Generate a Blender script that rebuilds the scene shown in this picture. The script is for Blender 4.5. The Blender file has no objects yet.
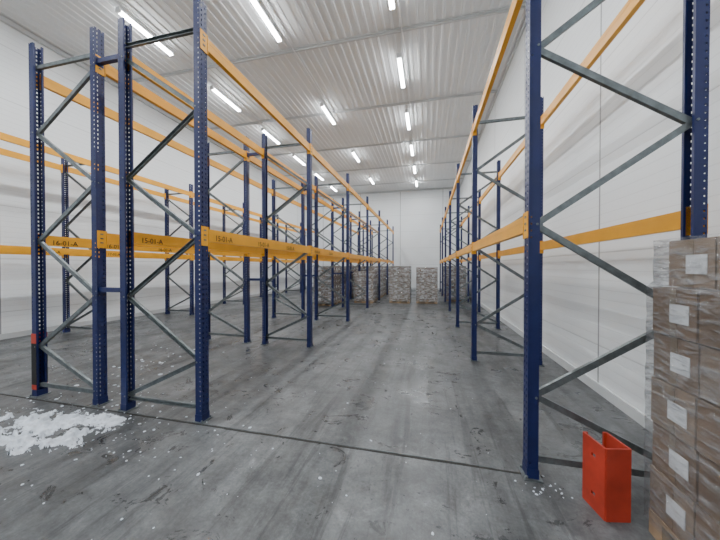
import bpy, bmesh, math, random
from mathutils import Vector, noise, Matrix
random.seed(7)
S=bpy.context.scene; COL=S.collection

# ---------------- materials ----------------
def mat(name,col,rough=.5,metal=0.0,var=0.0,vscale=8,bump=0.0,bscale=40):
    m=bpy.data.materials.new(name); m.use_nodes=True
    nt=m.node_tree; b=nt.nodes['Principled BSDF']
    b.inputs['Base Color'].default_value=(*col,1); b.inputs['Roughness'].default_value=rough
    b.inputs['Metallic'].default_value=metal
    tc=nt.nodes.new('ShaderNodeTexCoord')
    n=nt.nodes.new('ShaderNodeTexNoise'); n.inputs['Scale'].default_value=vscale; n.inputs['Detail'].default_value=5
    nt.links.new(tc.outputs['Object'],n.inputs['Vector'])
    r=nt.nodes.new('ShaderNodeValToRGB'); r.color_ramp.elements[0].position=.3; r.color_ramp.elements[1].position=.7
    r.color_ramp.elements[0].color=(*[c*(1-var) for c in col],1); r.color_ramp.elements[1].color=(*[min(1,c*(1+var)) for c in col],1)
    nt.links.new(n.outputs['Fac'],r.inputs['Fac']); nt.links.new(r.outputs['Color'],b.inputs['Base Color'])
    if bump:
        n2=nt.nodes.new('ShaderNodeTexNoise'); n2.inputs['Scale'].default_value=bscale; n2.inputs['Detail'].default_value=4
        nt.links.new(tc.outputs['Object'],n2.inputs['Vector'])
        bp=nt.nodes.new('ShaderNodeBump'); bp.inputs['Strength'].default_value=bump; bp.inputs['Distance'].default_value=.01
        nt.links.new(n2.outputs['Fac'],bp.inputs['Height']); nt.links.new(bp.outputs['Normal'],b.inputs['Normal'])
    return m
M_blue=mat('rack_blue_paint',(.004,.011,.078),.42,0,.15,5)
M_orange=mat('rack_orange_paint',(.83,.37,.008),.42,0,.08,3)
M_galv=mat('galvanised_steel',(.16,.18,.185),.42,.6,.25,20)
M_card=mat('cardboard',(.175,.115,.075),.75,0,.25,4)
M_card2=mat('cardboard_pale',(.24,.175,.125),.75,0,.18,4)
M_label=mat('paper_label',(.72,.73,.75),.6)
M_tape=mat('packing_tape',(.20,.145,.095),.3)
M_wood=mat('pallet_wood',(.36,.25,.15),.8,0,.25,12)
M_guard=mat('guard_red_orange',(.46,.042,.020),.45,0,.22,6)
M_black=mat('black_print',(.01,.01,.01),.6)
M_dark=mat('joint_filler',(.025,.023,.02),.8,0,.3,20)
M_snow=mat('snow',(.60,.64,.70),.5,0,.22,14,.8,50)
M_housing=mat('lamp_housing',(.75,.75,.75),.4)
M_ceil=mat('ceiling_sheet_metal',(.76,.78,.79),.5,0,.03,1.0)
M_seam=mat('ceiling_flashing',(.54,.56,.57),.5,0,.06,2.0)

def film_mat(name,lo,hi,base):
    m=bpy.data.materials.new(name); m.use_nodes=True; nt=m.node_tree
    nt.nodes.clear(); o=nt.nodes.new('ShaderNodeOutputMaterial')
    tr=nt.nodes.new('ShaderNodeBsdfTransparent'); tr.inputs[0].default_value=(.95,.955,.96,1)
    gl=nt.nodes.new('ShaderNodeBsdfPrincipled'); gl.inputs['Base Color'].default_value=(*base,1); gl.inputs['Roughness'].default_value=.10
    gl.inputs['Coat Weight'].default_value=1; gl.inputs['Coat Roughness'].default_value=.06
    tc=nt.nodes.new('ShaderNodeTexCoord'); mp=nt.nodes.new('ShaderNodeMapping'); mp.inputs['Scale'].default_value=(2,2,9); mp.inputs['Rotation'].default_value=(.35,.2,0)
    n=nt.nodes.new('ShaderNodeTexNoise'); n.inputs['Scale'].default_value=4; n.inputs['Detail'].default_value=5; n.inputs['Distortion'].default_value=.8
    nt.links.new(tc.outputs['Object'],mp.inputs[0]); nt.links.new(mp.outputs[0],n.inputs['Vector'])
    bp=nt.nodes.new('ShaderNodeBump'); bp.inputs['Strength'].default_value=1; bp.inputs['Distance'].default_value=.06
    nt.links.new(n.outputs['Fac'],bp.inputs['Height']); nt.links.new(bp.outputs[0],gl.inputs['Normal'])
    nt.links.new(bp.outputs[0],gl.inputs['Coat Normal'])
    mr=nt.nodes.new('ShaderNodeMapRange'); mr.inputs[1].default_value=.42; mr.inputs[2].default_value=.66; mr.inputs[3].default_value=lo; mr.inputs[4].default_value=hi
    nt.links.new(n.outputs['Fac'],mr.inputs[0])
    mx=nt.nodes.new('ShaderNodeMixShader'); nt.links.new(mr.outputs[0],mx.inputs[0]); nt.links.new(tr.outputs[0],mx.inputs[1]); nt.links.new(gl.outputs[0],mx.inputs[2])
    nt.links.new(mx.outputs[0],o.inputs[0]); return m
M_film=film_mat('stretch_film',.10,.55,(.40,.41,.43))
M_film2=film_mat('stretch_film_cloudy',.18,.75,(.68,.69,.70))

def wall_mat(name,axis,off):
    m=mat(name,(.82,.85,.87),.42,0,.02,.8); nt=m.node_tree; b=nt.nodes['Principled BSDF']
    geo=nt.nodes.new('ShaderNodeNewGeometry'); sp=nt.nodes.new('ShaderNodeSeparateXYZ'); nt.links.new(geo.outputs['Position'],sp.inputs[0])
    def M(op,a,bv=None,c=None):
        n=nt.nodes.new('ShaderNodeMath'); n.operation=op
        for i,v in enumerate((a,bv,c)):
            if v is None: continue
            if isinstance(v,(int,float)): n.inputs[i].default_value=v
            else: nt.links.new(v,n.inputs[i])
        return n.outputs[0]
    def joint(src,pitch,o,w):
        f=M('FRACT',M('DIVIDE',M('ADD',src,100*pitch-o+w/2),pitch))
        return M('LESS_THAN',f,w/pitch)
    jz=joint(sp.outputs['Z'],1.18,.6,.010); jy=joint(sp.outputs[axis],2.95,off,.030)
    fine=joint(sp.outputs['Z'],.118,.02,.010)
    j=M('MAXIMUM',M('MAXIMUM',M('MULTIPLY',jz,.5),jy),M('MULTIPLY',fine,.16))
    h=M('SUBTRACT',1.0,M('MAXIMUM',fine,M('MULTIPLY',M('MAXIMUM',jy,jz),2.0)))
    bp=nt.nodes.new('ShaderNodeBump'); bp.inputs['Strength'].default_value=.5; bp.inputs['Distance'].default_value=.004
    nt.links.new(h,bp.inputs['Height']); nt.links.new(bp.outputs[0],b.inputs['Normal'])
    ramp=[n for n in nt.nodes if n.type=='VALTORGB'][0]
    mx=nt.nodes.new('ShaderNodeMix'); mx.data_type='RGBA'; nt.links.new(M('MULTIPLY',j,.85),mx.inputs[0])
    nt.links.new(ramp.outputs[0],mx.inputs[6]); mx.inputs[7].default_value=(.22,.23,.24,1)
    nt.links.new(mx.outputs[2],b.inputs['Base Color'])
    return m

def floor_mat():
    m=bpy.data.materials.new('concrete_floor'); m.use_nodes=True; nt=m.node_tree; b=nt.nodes['Principled BSDF']
    tc=nt.nodes.new('ShaderNodeTexCoord')
    def N(scale,detail,mp=None,rough=.6,dist=0):
        n=nt.nodes.new('ShaderNodeTexNoise'); n.inputs['Scale'].default_value=scale; n.inputs['Detail'].default_value=detail; n.inputs['Roughness'].default_value=rough; n.inputs['Distortion'].default_value=dist
        mm=nt.nodes.new('ShaderNodeMapping'); nt.links.new(tc.outputs['Object'],mm.inputs[0])
        if mp: mm.inputs['Scale'].default_value=mp[:3]; mm.inputs['Rotation'].default_value=(0,0,mp[3])
        nt.links.new(mm.outputs[0],n.inputs['Vector']); return n.outputs['Fac']
    def R(src,a,b_,ca,cb):
        r=nt.nodes.new('ShaderNodeMapRange'); r.inputs[1].default_value=a;r.inputs[2].default_value=b_;r.inputs[3].default_value=ca;r.inputs[4].default_value=cb
        nt.links.new(src,r.inputs[0]); return r.outputs[0]
    def mul(a,b_):
        n=nt.nodes.new('ShaderNodeMath'); n.operation='MULTIPLY'; nt.links.new(a,n.inputs[0]); nt.links.new(b_,n.inputs[1]); return n.outputs[0]
    big=R(N(.55,6),.3,.7,.70,1.25)
    streak=R(N(1.0,7,(2.6,.22,1,.04),.65,.4),.48,.66,1.0,.50)
    streak2=R(N(1.0,8,(9,.55,1,-.10),.7,.5),.54,.62,1.0,.60)
    mott=R(N(4,12,None,.8,.3),.38,.62,.62,1.32)
    grain=R(N(55,5),.3,.7,.80,1.18)
    sp_n=N(3.0,9,(1,1.3,1,.4),.72,1.4)
    spots=R(sp_n,.56,.63,1.0,.50)
    scuff=R(N(1.6,8,(.35,3.2,1,.5),.75,.6),.60,.66,1.0,.66)
    pale=R(N(2.2,9,(1.3,.8,1,.9),.75,.8),.58,.70,1.0,1.6)
    v=mul(mul(mul(mul(big,streak),mul(mott,grain)),mul(spots,streak2)),mul(pale,scuff))
    vm=nt.nodes.new('ShaderNodeVectorMath'); vm.operation='SCALE'; vm.inputs[0].default_value=(.106,.111,.114); nt.links.new(v,vm.inputs['Scale'])
    nt.links.new(vm.outputs[0],b.inputs['Base Color'])
    nt.links.new(mul(R(N(1.3,8,None,.7),.35,.65,.26,.60),R(sp_n,.54,.64,1.0,.5)),b.inputs['Roughness'])
    bp=nt.nodes.new('ShaderNodeBump'); bp.inputs['Strength'].default_value=.45; bp.inputs['Distance'].default_value=.006
    nt.links.new(N(14,9),bp.inputs['Height']); nt.links.new(bp.outputs[0],b.inputs['Normal'])
    return m

# ---------------- helpers ----------------
class MB:
    def __init__(s,mats): s.bm=bmesh.new(); s.mats=mats
    def box(s,c,d,mi=0,rot=None):
        hx,hy,hz=d[0]/2,d[1]/2,d[2]/2
        vs=[]
        for x in(-hx,hx):
            for y in(-hy,hy):
                for z in(-hz,hz):
                    p=Vector((x,y,z))
                    if rot is not None: p=rot@p
                    vs.append(s.bm.verts.new(p+Vector(c)))
        for f in((0,1,3,2),(4,6,7,5),(0,4,5,1),(2,3,7,6),(0,2,6,4),(1,5,7,3)):
            fc=s.bm.faces.new([vs[i] for i in f]); fc.material_index=mi
    def quad(s,a,b,c,d,mi=0):
        f=s.bm.faces.new([s.bm.verts.new(p) for p in(a,b,c,d)]); f.material_index=mi
    def bar(s,a,b,w,t,mi=0):
        a=Vector(a);b=Vector(b);d=b-a; z=d.normalized(); y=Vector((0,1,0)); x=y.cross(z).normalized()
        R=Matrix((x,y,z)).transposed()
        c=(a+b)/2
        s.box(c+R@Vector((0,-t/2+.002,0)),(w,.004,d.length),mi,R)
        s.box(c+R@Vector((w/2-.002,0,0)),(.004,t,d.length),mi,R)
        s.box(c+R@Vector((-w/2+.002,0,0)),(.004,t,d.length),mi,R)
    def cyl(s,a,b,r,mi=0,n=12):
        a=Vector(a);b=Vector(b);d=b-a; q=d.to_track_quat('Z','Y').to_matrix()
        r0=[s.bm.verts.new(a+q@Vector((r*math.cos(i*2*math.pi/n),r*math.sin(i*2*math.pi/n),0))) for i in range(n)]
        r1=[s.bm.verts.new(v.co+d) for v in r0]
        for i in range(n):
            f=s.bm.faces.new((r0[i],r0[(i+1)%n],r1[(i+1)%n],r1[i])); f.material_index=mi
        for rr in(r0[::-1],r1):
            f=s.bm.faces.new(rr); f.material_index=mi
    def mesh(s,name,recalc=True):
        if recalc: bmesh.ops.recalc_face_normals(s.bm,faces=s.bm.faces)
        me=bpy.data.meshes.new(name); s.bm.to_mesh(me); s.bm.free()
        for m in s.mats: me.materials.append(m)
        return me
def obj(name,me,loc=(0,0,0),rz=0,parent=None):
    o=bpy.data.objects.new(name,me); o.location=loc; o.rotation_euler=(0,0,rz); COL.objects.link(o)
    if parent: o.parent=parent
    return o
def empty(name,loc=(0,0,0),rz=0):
    e=bpy.data.objects.new(name,None); e.location=loc; e.rotation_euler=(0,0,rz); e.empty_display_size=.3; COL.objects.link(e); return e

# ---------------- room ----------------
XL,XR,YF,YB,H=-9.15,2.12,-7.0,20.7,7.1
def slab(name,c,d,m):
    b=MB([m]); b.box((0,0,0),d); return obj(name,b.mesh(name),c)
slab('floor',((XL+XR)/2,(YF+YB)/2,-.1),(XR-XL+.6,YB-YF+.6,.2),floor_mat())
slab('wall_left',(XL-.1,(YF+YB)/2,H/2),(.2,YB-YF,H),wall_mat('wall_panels_left',1,1.3))
slab('wall_right',(XR+.1,(YF+YB)/2,H/2),(.2,YB-YF,H),wall_mat('wall_panels_right',1,4.24))
slab('wall_back',((XL+XR)/2,YB+.1,H/2),(XR-XL+.4,.2,H),wall_mat('wall_panels_back',0,1.0))
slab('wall_front',((XL+XR)/2,YF-.1,H/2),(XR-XL+.4,.2,H),wall_mat('wall_panels_front',0,1.0))
b=MB([M_ceil]); p=.19; x=XL-.05; pts=[]
while x<XR+.05:
    pts+= [(x,H),(x+.05,H),(x+.065,H+.016),(x+.175,H+.016)]; x+=p
for i in range(len(pts)-1):
    (x0,z0),(x1,z1)=pts[i],pts[i+1]
    b.quad((x0,YF-.05,z0),(x1,YF-.05,z1),(x1,YB+.05,z1),(x0,YB+.05,z0))
b.box(((XL+XR)/2,(YF+YB)/2,H+.12),(XR-XL+.4,YB-YF+.4,.1))
obj('ceiling',b.mesh('ceiling',False))
b=MB([M_seam])
y=-5.3
while y<YB:
    b.box(((XL+XR)/2,y,H-.008),(XR-XL,.13,.016)); b.box(((XL+XR)/2,y,H-.028),(XR-XL,.035,.024)); y+=3.0
obj('trim_1',b.mesh('ceiling_seam_flashings'))
b=MB([M_seam])
b.box((XL+.04,(YF+YB)/2,H-.05),(.08,YB-YF,.1)); b.box((XR-.02,(YF+YB)/2,H-.05),(.04,YB-YF,.1)); b.box(((XL+XR)/2,YB-.04,H-.05),(XR-XL,.08,.1))
obj('trim_2',b.mesh('corner_flashings'))
b=MB([M_seam])
b.box((XL+.015,(YF+YB)/2,.06),(.03,YB-YF,.12)); obj('baseboard_left',b.mesh('bb_l'))
b=MB([M_seam]); b.box((XR-.01,(YF+YB)/2,.06),(.02,YB-YF,.12)); obj('baseboard_right',b.mesh('bb_r'))
b=MB([M_seam]); b.box(((XL+XR)/2,YB-.015,.06),(XR-XL,.03,.12)); obj('baseboard_back',b.mesh('bb_b'))

# floor expansion joint
b=MB([M_dark,M_galv]); x=XL+.1
while x<.62:
    L=random.uniform(.15,.5); y=2.42+random.uniform(-.002,.002); w=random.uniform(.012,.022)
    b.box((x+L/2,y,.0015),(L,w,.003),0)
    x+=L
b.box(((XL+.62)/2,2.438,.002),(.62-XL-.2,.005,.004),1)
obj('floor_expansion_joint',b.mesh('floor_expansion_joint'))

# ---------------- racks ----------------
UH=4.33; DEP=.99
def strip(b,o,u,cols,w,z0,z1,pitch,hh,mi):
    br=[0]
    for a,c in cols: br+=[a,c]
    br.append(w); o=Vector(o);u=Vector(u)
    for i in range(0,len(br)-1):
        a,c=br[i],br[i+1]; ish=(i%2==1)
        if not ish:
            b.quad(o+u*a+Vector((0,0,z0)),o+u*c+Vector((0,0,z0)),o+u*c+Vector((0,0,z1)),o+u*a+Vector((0,0,z1)),mi)
        else:
            z=z0
            while z<z1-1e-6:
                top=min(z+pitch-hh,z1)
                b.quad(o+u*a+Vector((0,0,z)),o+u*c+Vector((0,0,z)),o+u*c+Vector((0,0,top)),o+u*a+Vector((0,0,top)),mi)
                z+=pitch
def upright(b,cx,s):
    W=.1;F=.075
    xw=cx+s*F/2
    strip(b,(xw,-W/2,0),(0,1,0),[(.020,.033),(.067,.080)],W,.03,UH,.05,.022,0)
    for y in(-W/2,W/2):
        strip(b,(xw,y,0),(-s,0,0),[(.012,.023)],F,.03,UH,.05,.014,0)
        b.quad((xw-s*F,y,.03),(xw-s*F,y*.6,.03),(xw-s*F,y*.6,UH),(xw-s*F,y,UH),0)
        b.quad((xw-s*F,y*.6,.03),(xw-s*(F-.015),y*.6,.03),(xw-s*(F-.015),y*.6,UH),(xw-s*F,y*.6,UH),0)
    b.box((cx,0,.005),(.13,.15,.01),1)
    b.box((cx,0,.045),(F+.008,W+.008,.07),0)
    for yy in(-.06,.06): b.cyl((cx+s*.045,yy,.01),(cx+s*.045,yy,.03),.01,1,6)
def frame_mesh():
    b=MB([M_blue,M_galv])
    upright(b,0,-1); upright(b,DEP,1)
    x0,x1=.02,DEP-.02
    b.bar((x0,0,.14),(x1,0,.14),.045,.03,1)
    nodes=[(x1,.17),(x0,.62),(x1,1.27),(x0,1.92),(x1,2.58),(x0,3.24),(x1,3.90)]
    for i in range(len(nodes)-1):
        a,c=nodes[i],nodes[i+1]; b.bar((a[0],0,a[1]),(c[0],0,c[1]),.045,.03,1)
    b.bar((x0,0,4.05),(x1,0,4.05),.045,.03,1)
    for (x,z) in nodes: b.cyl((x,-.056,z),(x,.056,z),.009,1,8)
    return b.mesh('rack_frame')
FR=frame_mesh()
PITCH=2.78
def beam_mesh():
    b=MB([M_orange,M_galv]); L=PITCH-.1
    b.box((0,L/2,-.065),(.05,L,.13),0)
    b.box((0,L/2,-.04),(.054,L,.012),0)
    for y,s in((.0,1),(L,-1)):
        b.box((0,y+s*.003,-.08),(.07,.006,.20),0)
    return b.mesh('rack_beam')
BM=beam_mesh()
def conn_mesh():
    b=MB([M_orange,M_galv])
    b.box((0,0,-.08),(.005,.09,.20),0)
    for z in(-.02,-.07,-.12): b.box((.004,0,z),(.006,.03,.014),1)
    return b.mesh('beam_connector')
CN=conn_mesh()
def rack(xa,xb,y0,n,front,ztop=4.0,z1=2.0,labels=None):
    e=empty('pallet_rack',(xa,y0,0))
    for i in range(n+1):
        y=i*PITCH
        if front=='a': obj('frame_%d'%(i+1),FR,(0,y,0),0,e)
        else: obj('frame_%d'%(i+1),FR,(xb-xa,y,0),math.pi,e)
        for lx,s in((0,-1),(xb-xa,1)):
            for z in(z1,ztop):
                if i<n: obj('beam_%d'%(i+1),BM,(lx+s*.012,y+.05,z),0,e)
                obj('connector_%d'%(i+1),CN,(lx+s*.042,y,z),0 if s>0 else math.pi,e)
    if labels:
        for (lx,txt,ys) in labels:
            for k,yy in enumerate(ys):
                cu=bpy.data.curves.new('beam_label','FONT'); cu.body=txt[k%len(txt)]; cu.size=.085; cu.extrude=.0005
                cu.materials.append(M_black)
                t=bpy.data.objects.new('beam_label_%d'%(k+1),cu); COL.objects.link(t); t.parent=e
                t.location=(lx-xa+.0405,yy,z1-.115); t.rotation_euler=(math.pi/2,0,math.pi/2)
    return e
ra=rack(-3.28,-2.29,2.5,6,'b',labels=[(-2.29,['15-01-A','15-01-A','15-01-A','15-02-A','15-02-A'],[.15,.95,1.75,2.95,3.8]),(-3.28+(-.024),['15-01-A','15-01-A'],[.15,.9])])
rb=rack(-4.71,-3.72,2.52,6,'a',labels=[(-4.71-.024,['16-01-A','16-01-A','16-01-A'],[.12,.75,1.6])])
rc=rack(-8.60,-7.61,2.32,6,'b',ztop=4.06,labels=[(-7.61,['17-01-A','17-01-A','17-02-A'],[.8,1.8,3.0])])
rd=rack(.77,1.76,2.42,6,'a')
b=MB([M_blue])
for i in range(7):
    for z in(1.34,3.95):
        b.box((-.22,i*PITCH+.01,z),(.36,.05,.05)); 
        for xx in(-.395,-.045): b.box((xx,i*PITCH+.01,z),(.008,.09,.1))
obj('row_spacers',b.mesh('row_spacers'),(0,0,0),0,ra)
b=MB([M_guard,M_black])
def wrap(z0,z1,mi):
    zc=(z0+z1)/2;h=z1-z0
    b.box((-.042,0,zc),(.004,.108,h),mi); b.box((-.002,-.053,zc),(.08,.004,h),mi); b.box((-.002,.053,zc),(.08,.004,h),mi)
wrap(.09,.15,0); wrap(.15,.66,1); wrap(.66,.78,0)
obj('warning_wrap',b.mesh('warning_wrap'),(0,0,0),0,rb)

# free standing column guard, right foreground (folded U section with slots)
def plate(b,o,u,w,h,t,slots,mi=0):
    o=Vector(o);u=Vector(u).normalized(); ang=math.atan2(u.y,u.x); R=Matrix.Rotation(ang,3,'Z')
    def seg(a,c,z0,z1): b.box(o+u*((a+c)/2)+Vector((0,0,(z0+z1)/2)),(c-a,t,z1-z0),mi,R)
    z=0
    for (a,c,z0,z1) in slots:
        seg(0,w,z,z0); seg(0,a,z0,z1); seg(c,w,z0,z1); z=z1
    seg(0,w,z,h)
b=MB([M_guard,M_black]); hh=.46
plate(b,(-.075,-.09,0),(1,0,0),.15,hh,.012,[])
plate(b,(-.075,-.09,0),(0,1,0),.185,hh,.012,[(.075,.11,.09,.115),(.075,.11,.345,.37)])
plate(b,(.075,-.09,0),(0,1,0),.185,hh,.012,[(.075,.11,.09,.115),(.075,.11,.345,.37)])
for s in(-1,1): b.box((s*.066,.093,hh/2),(.026,.012,hh),0)
g=obj('column_guard',b.mesh('column_guard'),(1.145,2.19,0),.2)

# ---------------- lamps ----------------
M_em=bpy.data.materials.new('lamp_tube_glow'); M_em.use_nodes=True
nb=M_em.node_tree.nodes['Principled BSDF']; nb.inputs['Emission Color'].default_value=(.95,.98,1,1); nb.inputs['Emission Strength'].default_value=40; nb.inputs['Base Color'].default_value=(1,1,1,1)
def lamp_mesh():
    b=MB([M_housing,M_em]); L=1.32
    b.box((0,0,-.03),(.10,L,.05),0)
    for s in(-1,1): b.box((0,s*(L/2-.02),-.08),(.11,.04,.06),0)
    for x in(-.033,.033): b.cyl((x,-L/2+.04,-.085),(x,L/2-.04,-.085),.019,1,10)
    for s in(-.45,.45): b.box((0,s,.02),(.03,.05,.05),0)
    return b.mesh('strip_light')
LM=lamp_mesh()
LD=bpy.data.lights.new('tube_light','AREA'); LD.shape='RECTANGLE'; LD.size=.12; LD.size_y=1.25; LD.energy=50; LD.color=(.95,.98,1)
def lamp(x,y):
    o=obj('strip_light',LM,(x,y,H-.085))
    l=bpy.data.objects.new('tube_light',LD); COL.objects.link(l); l.parent=o; l.location=(0,0,-.112)
for x in(-.73,-6.29):
    for k in range(-4,6): lamp(x,5.3+2.65*k)
for y in(-6.2,-2.4,1.5,5.53,9.55,13.45,17.4): lamp(-3.42,y)
b=MB([M_housing])
for x in(-.60,-3.29,-6.16): b.cyl((x,YF+.1,H-.065),(x,YB-.1,H-.065),.012,0,8)
obj('cable_conduit',b.mesh('cable_conduit'))

# ---------------- box stacks ----------------
def stack(name,loc,sx,sy,nx,ny,layers,lh,rz=0,jit=.006,film=True,topskip=0,filmm=None):
    b=MB([M_card,M_card2,M_label,M_tape,M_wood,filmm or M_film])
    for i in range(3):
        yy=-sy/2+.05+i*(sy-.1)/2
        b.box((0,yy,.011),(sx,.1,.022),4); b.box((0,yy,.111),(sx,.1,.02),4)
        for j in range(3): b.box((-sx/2+.06+j*(sx-.12)/2,yy,.0615),(.12,.1,.079),4)
    for j in range(6): b.box((-sx/2+.05+j*(sx-.1)/5,0,.132),(.1,sy,.022),4)
    bx,by=sx/nx,sy/ny; z=.145
    for l in range(layers):
        last=l>=layers-topskip
        ox,oy=random.uniform(-jit,jit),random.uniform(-jit,jit)
        for i in range(nx):
            for j in range(ny):
                cx=-sx/2+bx*(i+.5)+ox; cy=-sy/2+by*(j+.5)+oy
                if last: cx=cx*.92+.03; cy*=.95
                w,d=bx-.010-(.02 if last else 0),by-.012-(.015 if last else 0)
                r=Matrix.Rotation(random.uniform(-.012,.012),3,'Z')
                b.box((cx,cy,z+lh/2),(w,d,lh-.008),1 if (random.random()<.3 or last) else 0,r)
                b.box((cx,cy,z+lh-.003),(.05,d+.001,.003),3,r)
                if i in(0,nx-1):
                    s=-1 if i==0 else 1
                    b.box((cx+s*(w/2+.002),cy-.04*by/.3,z+lh*.48),(.003,by*.40,lh*.38),2,r)
                    b.box((cx+s*(w/2+.001),cy,z+lh*.5),(.003,.045,lh-.012),3,r)
                if j in(0,ny-1):
                    s=-1 if j==0 else 1
                    b.box((cx+.05,cy+s*(d/2+.002),z+lh*.5),(bx*.28,.003,lh*.34),2,r)
        z+=lh
    if film:
        zt=z-topskip*lh; per=[]
        X,Y=sx/2+.016,sy/2+.016
        m=12
        for k in range(m): per.append((-X+2*X*k/m,-Y))
        for k in range(m): per.append((X,-Y+2*Y*k/m))
        for k in range(m): per.append((X-2*X*k/m,Y))
        for k in range(m): per.append((-X,Y-2*Y*k/m))
        rows=int((z-.05)/.04); v3=[]
        for q in range(rows+1):
            zz=.08+(z+.004-.08)*q/rows; row=[]
            sc=1.0 if zz<zt+.02 or topskip==0 else .955
            for (px,py) in per:
                nn=noise.noise(Vector((px*6+loc[0],py*6+loc[1],zz*11)))*.009
                l=math.hypot(px,py); row.append(b.bm.verts.new((px*sc*(1+nn/l),py*sc*(1+nn/l),zz)))
            v3.append(row)
        for q in range(rows):
            for k in range(len(per)):
                f=b.bm.faces.new((v3[q][k],v3[q][(k+1)%len(per)],v3[q+1][(k+1)%len(per)],v3[q+1][k])); f.material_index=5; f.smooth=True
    return obj(name,b.mesh(name,False),loc,rz)
N='wrapped_box_pallet'
stack(N,(1.685,1.47,0),.76,1.2,2,4,6,.268,topskip=1)
stack(N,(-1.22,13.1,0),.9,.9,2,2,6,.25,filmm=M_film2)
stack(N,(-.05,13.25,0),.9,.9,2,2,6,.24,filmm=M_film2)
def bay(x,i,k): return (x,2.5+PITCH*i+.78+k*1.22,0)
for (x,i,k,lay) in [(-2.785,4,0,6),(-2.785,4,1,5),(-2.785,5,0,6),(-2.785,5,1,6),(-2.785,3,1,5),
                    (-4.215,3,0,6),(-4.215,3,1,5),(-4.215,4,0,6),(-4.215,4,1,6),(-4.215,5,0,5),(-4.215,5,1,6),
                    (1.265,4,0,6),(1.265,4,1,5),(1.265,5,0,6)]:
    stack(N,bay(x,i,k),.86,1.0,2,3,lay,.25,film=True,filmm=M_film2)

# ---------------- snow & debris (one object) ----------------
bm=bmesh.new()
def snow(cx,cy,rx,ry,thr,seed,hmax=.05):
    st=.009; nx=int(2*rx/st); ny=int(2*ry/st); g={}
    for i in range(nx+1):
        for j in range(ny+1):
            x=-rx+i*st; y=-ry+j*st
            env=1-math.sqrt((x/rx)**2+(y/ry)**2)
            n1=noise.fractal(Vector((x*4.5+seed,y*6.5,seed)),.45,2.2,8)
            h=(env*1.0+n1*1.0-thr)
            if env<.02: h=-1
            hh=max(0,h)
            lump=max(0,noise.noise(Vector((x*13,y*13,3)))+.15)*.08+max(0,noise.noise(Vector((x*38,y*38,7))))*.026
            g[i,j]=(x,y,min(hmax,min(1,hh*3.5)*(.004+lump)),h)
    vs={}
    def V(k):
        if k not in vs: vs[k]=bm.verts.new((g[k][0]+cx,g[k][1]+cy,max(.0005,g[k][2]+.0005)))
        return vs[k]
    for i in range(nx):
        for j in range(ny):
            ks=[(i,j),(i+1,j),(i+1,j+1),(i,j+1)]
            if sum(g[k][3]>0 for k in ks)>=2:
                f=bm.faces.new([V(k) for k in ks]); f.smooth=True
snow(-3.75,2.0,.85,.38,.52,4.2)
snow(-3.35,2.25,.4,.12,.3,9.1,.012)
def crumb(x,y,r):
    m=Matrix.Translation((x,y,r*.25))@Matrix.Rotation(random.random()*3,4,'Z')@Matrix.Diagonal((random.uniform(.8,1.8),1,.5,1))
    bmesh.ops.create_icosphere(bm,subdivisions=1,radius=r,matrix=m)
for _ in range(260):
    x,y=random.gauss(-3.5,.9),random.gauss(2.2,.4)
    if y<.3 or -8>x: continue
    crumb(x,y,abs(random.gauss(0,.006))+.002)
for _ in range(380):
    crumb(random.uniform(-7.5,.6),random.uniform(.9,10),abs(random.gauss(0,.004))+.0015)
for _ in range(60): crumb(random.gauss(-4.5,.5),random.gauss(3.6,.5),abs(random.gauss(0,.012))+.004)
for _ in range(25): crumb(random.gauss(.82,.1),random.gauss(2.3,.06),random.uniform(.003,.009))
me=bpy.data.meshes.new('scattered_snow'); bm.to_mesh(me); bm.free(); me.materials.append(M_snow); obj('scattered_snow',me)

# ---------------- world & camera ----------------
w=bpy.data.worlds.new('World'); S.world=w; w.use_nodes=True
w.node_tree.nodes['Background'].inputs[0].default_value=(.9,.95,1,1); w.node_tree.nodes['Background'].inputs[1].default_value=.1
cd=bpy.data.cameras.new('camera'); cd.sensor_width=36; cd.lens=14.25; cd.clip_start=.05
c=bpy.data.objects.new('camera',cd); COL.objects.link(c); S.camera=c
c.location=(0,0,1.6); c.rotation_euler=(math.radians(90-.6),0,math.radians(13.42))
